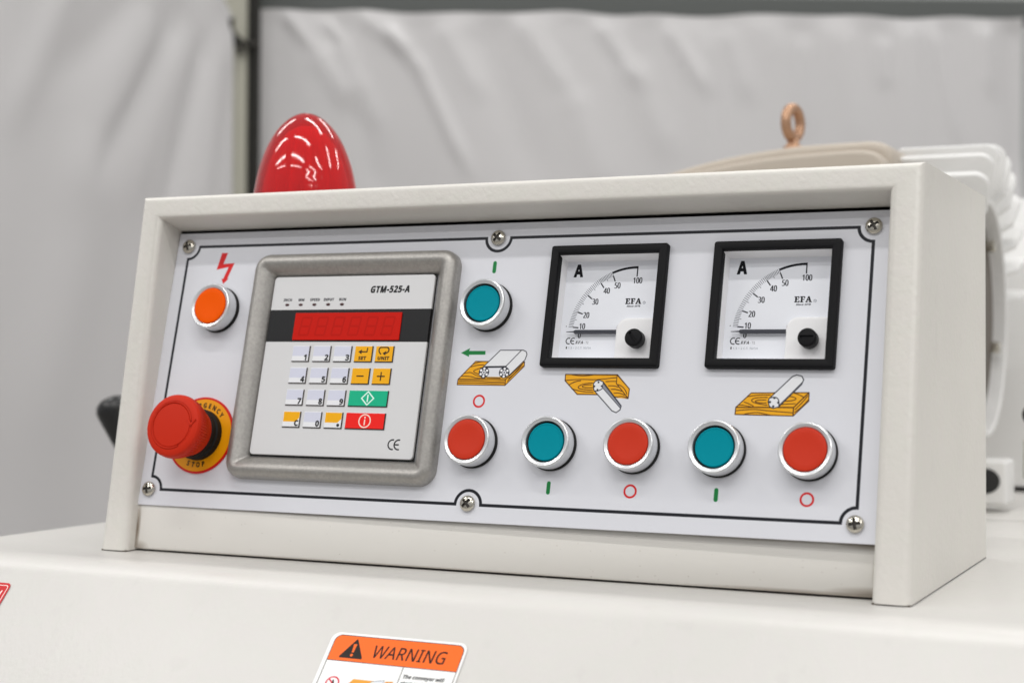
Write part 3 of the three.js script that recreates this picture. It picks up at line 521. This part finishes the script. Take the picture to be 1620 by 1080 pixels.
// two ammeters
function ammeter(label, u, v, screwTurn) {
  const m = part('ammeter', u, v, label);
  mesh('bezel', sweepRect([[0, 0], [0, 3.1], [0.3, 3.8], [0.9, 4.2], [1.6, 4.3], [4.5, 4.3], [5.0, 4.0], [5.3, 3.4], [5.4, -1]], 36, 36.3, 1.6, 0.3, 30), M.blackPlastic, m);
  const W2 = 30.9, H2 = 30.7, dw = -8;
  mesh('inner_case', mm(crease(quadGeo([ringLoop(W2, H2, 0.4, 2), ringLoop(W2 - 1, H2 - 1, 0.4, dw)], true), 40)), M.innerWhite, m);
  mesh('dial', mm(planarUV(new THREE.PlaneGeometry(60, 60).translate(0, 0, dw), -30, -30, 60, 60)), M.dial, m, 'white ampere scale from 0 to 100');
  const b = new THREE.Shape(); b.moveTo(6.6, -29.6); b.lineTo(6.6, -10); b.absarc(13, -12.2, 6.4, Math.PI, Math.PI / 2, true); b.lineTo(29.6, -5.8); b.lineTo(29.6, -29.6); b.closePath();
  mesh('cover_boss', mm(new THREE.ExtrudeGeometry(b, { depth: 3.4, bevelEnabled: true, bevelSize: 1.6, bevelThickness: 1.2, bevelOffset: -1.4, bevelSegments: 5, curveSegments: 16 }).translate(0, 0, -8)), M.innerWhite, m);
  const n = new THREE.Shape([[-25.6, -13.2], [-21.2, -12.95], [-20, -12.2], [6.8, -12.2], [6.8, -14.6], [-20, -14.6], [-21.2, -13.6], [-25.6, -13.4]].map((p) => new THREE.Vector2(...p)));
  mesh('needle', mm(new THREE.ExtrudeGeometry(n, { depth: 0.7, bevelEnabled: false }).translate(0.2, 0, -6.2)), M.needle, m);
  mesh('window_pane', mm(new THREE.PlaneGeometry(61.4, 61).translate(0, 0, 2.6)), M.glass, m);
  let k = new Brush(lathe([[0.001, -1], [5.2, -1], [5.2, 4.2], [4.9, 5], [4.2, 5.4], [0.001, 5.6]], 48).rotateX(Math.PI / 2).toNonIndexed()); k.updateMatrixWorld();
  const c = new Brush(new THREE.BoxGeometry(7.2, 1.7, 3).translate(0, 0, 6).toNonIndexed()); c.updateMatrixWorld();
  const ev = new Evaluator(); ev.attributes = ['position', 'normal']; ev.useGroups = false;
  const s = mesh('zero_screw', mm(ev.evaluate(k, c, SUBTRACTION).geometry), M.blackPlastic, m); s.position.set(20.6 * MM, -19.4 * MM, 0.2 * MM); s.rotation.z = screwTurn;
}
M.dial = phys({
  roughness: 0.6, specularIntensity: 0.15, map: mmCanvas(-30, -30, 60, 60, 12, '#e9ebf1', (g, text) => {
    const px = 14.3, py = -13.3, K = '#15151c', at = (deg, r) => [px - r * Math.sin(deg * Math.PI / 180), py + r * Math.cos(deg * Math.PI / 180)];
    text('A', -25.1, 20.6, 7.2, { sx: 0.82, heavy: 0.07 });
    g.beginPath(); for (let d = 0; d <= 23.3; d += 0.5) g.lineTo(...at(d, 39)); g.strokeStyle = K; g.lineWidth = 1.3; g.lineCap = 'butt'; g.stroke();
    const val = [[10, 84.8], [20, 70.3], [30, 52.6], [40, 36.4], [50, 23.3], [100, 0]];
    for (let v = 10; v <= 50; v++) { const i = Math.min(3, ((v - 10) / 10) | 0), [a, b] = [val[i], val[i + 1]], d = a[1] + (b[1] - a[1]) * (v - a[0]) / 10; poly(g, [at(d, v % 5 ? 36.9 : 35.9), at(d, 39.6)], null, '#3a3d46', 0.27, true); }
    for (const [v, d] of val) poly(g, [at(d, v === 100 ? 39.4 : 36.8), at(d, 33.7)], null, K, 0.7, true);
    [['100', 11.9, 16.1], ['50', 0.7, 13.3], ['40', -5.6, 10.2], ['30', -12.1, 3.7], ['20', -16.9, -4.4], ['10', -18.8, -11.1], ['0', -19, -16.4]].forEach(([s, x, y]) => text(s, x, y, 3.4, { sx: 0.74, weight: 'normal', color: '#0c0c12' }));
    [['100', 11.95, 16.1], ['50', 0.75, 13.3], ['40', -5.55, 10.2], ['30', -12.05, 3.7], ['20', -16.85, -4.4], ['10', -18.75, -11.1], ['0', -18.95, -16.4]].forEach(([s, x, y]) => text(s, x + 0.22, y, 3.4, { sx: 0.74, weight: 'normal', color: '#0c0c12' }));
    text('EFA', 8.6, 3.8, 3.2, { font: 'serif', gap: 0.25, sx: 1.02, color: '#08080c' }); disc(g, 20.2, 4.5, 0.75, null, '#555a64', 0.2); text('R', 20.2, 4.1, 0.8, { align: 'center', weight: 'normal', color: '#555a64' });
    text('Since 1978', 9.6, 2.0, 0.95, { font: 'serif', italic: true, color: '#33353c', sx: 1.2 });
    disc(g, -26.7, -9.4, 0.28, '#444');
    g.strokeStyle = K; g.lineWidth = 0.55; for (const [x, bar] of [[-24.2, 0], [-21.3, 1]]) { g.beginPath(); g.arc(x, -18.2, 1.7, 0.4 * Math.PI, 1.6 * Math.PI); g.stroke(); if (bar) { g.beginPath(); g.moveTo(x - 1.7, -18.2); g.lineTo(x + 0.2, -18.2); g.stroke(); } }
    text('EFA', -20, -19.8, 1.5, { font: 'serif', italic: true, gap: 0.3 }); text('- 72', -14.7, -19.8, 1.3, { weight: 'normal', color: '#666' });
    g.fillStyle = '#333'; g.fillRect(-25.6, -22.9, 0.7, 1.4); text('1.5 ~ 2 C.T. 50/5A', -24.2, -22.9, 1.15, { weight: 'normal', color: '#8a8e98', sx: 1.15 });
  }),
});
ammeter('left ammeter dial in a square black frame', ...METERS[0], -0.9);
ammeter('right ammeter dial in a square black frame', ...METERS[1], 0.02);

// ---------- things behind the box ----------
{
  const b = thing('beacon_light', 'glossy red dome-shaped beacon light on top of the control box', 'beacon', W(-184, 187.2, -110));
  const P = [[36.5, 0], [36.5, 8], [34.9, 10.5], [34.4, 14], [33.6, 18], [32.6, 23], [31.2, 28], [29.4, 33.4], [27.4, 38.5], [24.9, 43.8], [22, 48.6], [18.6, 53.2], [14.6, 57.3], [10.2, 60.6], [5.4, 62.9], [2.2, 63.6], [0.001, 63.8]];
  const pts = [[35.6, 3.6], [35.3, 8]]; const c = new THREE.CatmullRomCurve3(P.slice(2).map(([r, y]) => new THREE.Vector3(r, y, 0)));
  for (let k = 0; k <= 90; k++) { const p = c.getPoint(k / 90); pts.push([Math.max(p.x - (k % 2 && k < 66 ? 0.09 : 0), 0.001), p.y]); }
  mesh('lens', mm(lathe(pts, 72)), M.lens, b);
  const fl = [[27.5, 4], [26, 18], [23, 30], [18.5, 41], [12, 50], [5, 54.5], [0.01, 55]].map(([r, y]) => { const o = []; for (let i = 0; i < 96; i++) { const a = i / 96 * Math.PI * 2, q = r * (1 + 0.1 * Math.cos(a * 14)); o.push([q * Math.cos(a), y, -q * Math.sin(a)]); } return o; });
  mesh('reflector', mm(crease(quadGeo(fl, true), 60)), phys({ color: col(0.72, 0.5, 0.47), roughness: 0.35 }), b, 'ribbed reflector inside the red lens');
  mesh('base_ring', mm(lathe([[30, 0], [37, 0], [37.2, 0.6], [37.2, 3.4], [36.6, 4], [33, 4.2]], 64)), M.blackPlastic, b, 'black base ring of the beacon');
}
{ // tan cover with eye bolt
  const t = thing('housing_cover', 'beige rounded housing cover with an eye bolt on top, behind the control box', 'machine housing', W(30, BASE, -560));
  const cover = phys({ color: col(0.5, 0.44, 0.37), roughness: 0.5 });
  const sh = new THREE.Shape(); sh.moveTo(-152, 0); sh.lineTo(-152, 266); sh.bezierCurveTo(-118, 288, -50, 302, 20, 306.5); sh.lineTo(76, 307.5); sh.bezierCurveTo(94, 307, 100, 302, 100, 286); sh.lineTo(100, 0); sh.closePath();
  mesh('cover', mm(crease(new THREE.ExtrudeGeometry(sh, { depth: 66, bevelEnabled: true, bevelSize: 6, bevelThickness: 6, bevelSegments: 4, bevelOffset: -6 }).translate(0, 0, -30), 30)), cover, t);
  const sh2 = new THREE.Shape(); sh2.moveTo(-158, 0); sh2.lineTo(-158, 254); sh2.bezierCurveTo(-120, 278, -50, 292, 20, 296); sh2.lineTo(72, 297.5); sh2.bezierCurveTo(92, 297, 99, 291, 99, 274); sh2.lineTo(99, 0); sh2.closePath();
  mesh('front_rim', mm(crease(new THREE.ExtrudeGeometry(sh2, { depth: 16, bevelEnabled: true, bevelSize: 4, bevelThickness: 4, bevelSegments: 4, bevelOffset: -4 }).translate(0, 0, 44), 30)), cover, t);
  const brass = phys({ color: col(0.5, 0.3, 0.19), metalness: 0.7, roughness: 0.45 });
  const eb = new THREE.Group(); eb.name = 'eye_bolt'; t.add(eb); eb.position.set(8 * MM, 306 * MM, 20 * MM);
  mesh('shank', mm(lathe([[8, 0], [8, 3], [5.5, 4], [5, 10], [0.001, 10]], 24)), brass, eb);
  mesh('ring', mm(new THREE.TorusGeometry(13, 4.6, 14, 40).rotateY(1.36).translate(0, 23, 0)), brass, eb);
}
{ // finned motor
  const cx = 205, cy = 123, cz = -620;
  const t = thing('motor', 'white finned electric motor beside the beige cover, behind the control box', 'motor', W(cx, BASE, cz));
  const mot = phys({ color: col(0.78, 0.775, 0.76), roughness: 0.4 });
  const y = cy - BASE;
  mesh('body', mm(crease(lathe([[0.001, -84], [100, -84], [100, -22], [104, -19], [105, -16], [103.5, -13.6], [100.5, -13.2], [98.5, -14.5], [98, -26], [0.001, -27]], 72).rotateZ(-Math.PI / 2), 30).translate(0, y, 0)), mot, t);
  mesh('shaded_end_plate', mm(crease(lathe([[97, 0], [92, 1.2], [60, 1.2], [52, 6], [0.001, 7]], 64).rotateZ(-Math.PI / 2), 30).translate(-26, y, 0)), phys({ color: col(0.1, 0.08, 0.062), roughness: 0.6 }), t, 'recessed end plate of the motor, with shade put into its brown colour');  // dark brown carries the shade inside the recessed motor end
  for (const a of [0.5, 1.15, 2.2, 2.9, 4.4, 5.6]) mesh('bolt', mm(lathe([[0.001, 9], [5.4, 9], [6, 8.2], [6, 0]], 6).rotateZ(-Math.PI / 2)).translate(-25.5 * MM, (y + 84 * Math.cos(a)) * MM, 84 * Math.sin(a) * MM), M.chrome, t);
  for (let k = 0; k < 13; k++) {
    const a = (k - 6) * 0.232, s = new THREE.Shape();
    s.moveTo(-84, 98); s.lineTo(-84, 150); s.lineTo(-12, 150); s.absarc(-12, 138, 12, Math.PI / 2, 0, true); s.lineTo(-4, 112); s.lineTo(-18, 98); s.closePath();
    const g = new THREE.ExtrudeGeometry(s, { depth: 3, bevelEnabled: true, bevelSize: 1.6, bevelThickness: 1.6, bevelSegments: 3, bevelOffset: -1.6, curveSegments: 8 }).translate(0, 0, -1.5).rotateX(a);
    mesh('cooling_fin', mm(crease(g, 30)).translate(0, y * MM, 0), mot, t);
  }
  mesh('foot', mm(new RoundedBoxGeometry(90, 39, 44, 3, 4).translate(-40, 19.5, 0)), mot, t);
  mesh('foot_hole', mm(lathe([[0.001, 0], [11, 0], [11, 2], [0.001, 2]], 24).rotateX(Math.PI / 2).scale(1.2, 1, 1)).translate(-14 * MM, 21 * MM, 21 * MM), M.dark, t, 'dark bolt hole in the motor foot');
}
{ // far white machine column behind the motor
  const t = thing('machine_column', 'pale grey machine column at the right edge, behind the motor', 'machine', W(420, BASE, -900));
  const s = new THREE.Shape(); [[0, 0], [0, 226], [-40, 290], [-220, 290], [-220, 0]].forEach(([z, y], i) => i ? s.lineTo(z, y) : s.moveTo(z, y));
  const g = new THREE.ExtrudeGeometry(s, { depth: 540, bevelEnabled: true, bevelSize: 3, bevelThickness: 3, bevelSegments: 3, bevelOffset: -3 });
  g.applyMatrix4(new THREE.Matrix4().makeBasis(new THREE.Vector3(0, 0, 1), new THREE.Vector3(0, 1, 0), new THREE.Vector3(-1, 0, 0))).translate(230, 0, 60);
  mesh('body', mm(crease(g, 25)), M.white, t);
}
{ // clamp with black knob at the right edge
  const t = thing('clamp_handle', 'black ball knob on a pale round stem at the right edge', 'handle', W(251, BASE, -480));
  mesh('stem', mm(lathe([[0.001, 0], [3, 0], [3, 26], [9, 29], [12, 34], [12, 62], [5, 64], [5, 72], [0.001, 72]], 32)), phys({ color: col(0.52, 0.53, 0.49), roughness: 0.4 }), t);
  mesh('knob', mm(new THREE.SphereGeometry(9.6, 32, 20).translate(-3, 82, 0)), M.blackPlastic, t);
}
{ // black lever knob showing past the left post
  const t = thing('lever_handle', 'black tapered lever knob showing past the left side of the control box', 'handle', W(-455, BASE - 0, -250));
  const g = lathe([[0.001, -30], [5.5, -29.5], [8, -26], [15.5, 0], [16.6, 5], [15.6, 10], [12, 14], [6.5, 16.3], [0.001, 17]], 40).rotateZ(0.36).rotateX(-0.1).translate(-3, 73, 0);
  mesh('knob', mm(g), phys({ color: col(0.012, 0.012, 0.012), roughness: 0.25 }), t);
  const rod = new THREE.TubeGeometry(new THREE.CatmullRomCurve3([new THREE.Vector3(7, 47, -2), new THREE.Vector3(26, 26, -16), new THREE.Vector3(70, 12, -40), new THREE.Vector3(150, 4, -70)].map((p) => p.multiplyScalar(MM))), 24, 4 * MM, 10);
  mesh('rod', rod, M.chrome, t);
}
scene.traverse((o) => { if (o.isMesh) { o.castShadow = true; o.receiveShadow = true; } });
renderer.render(scene, camera);
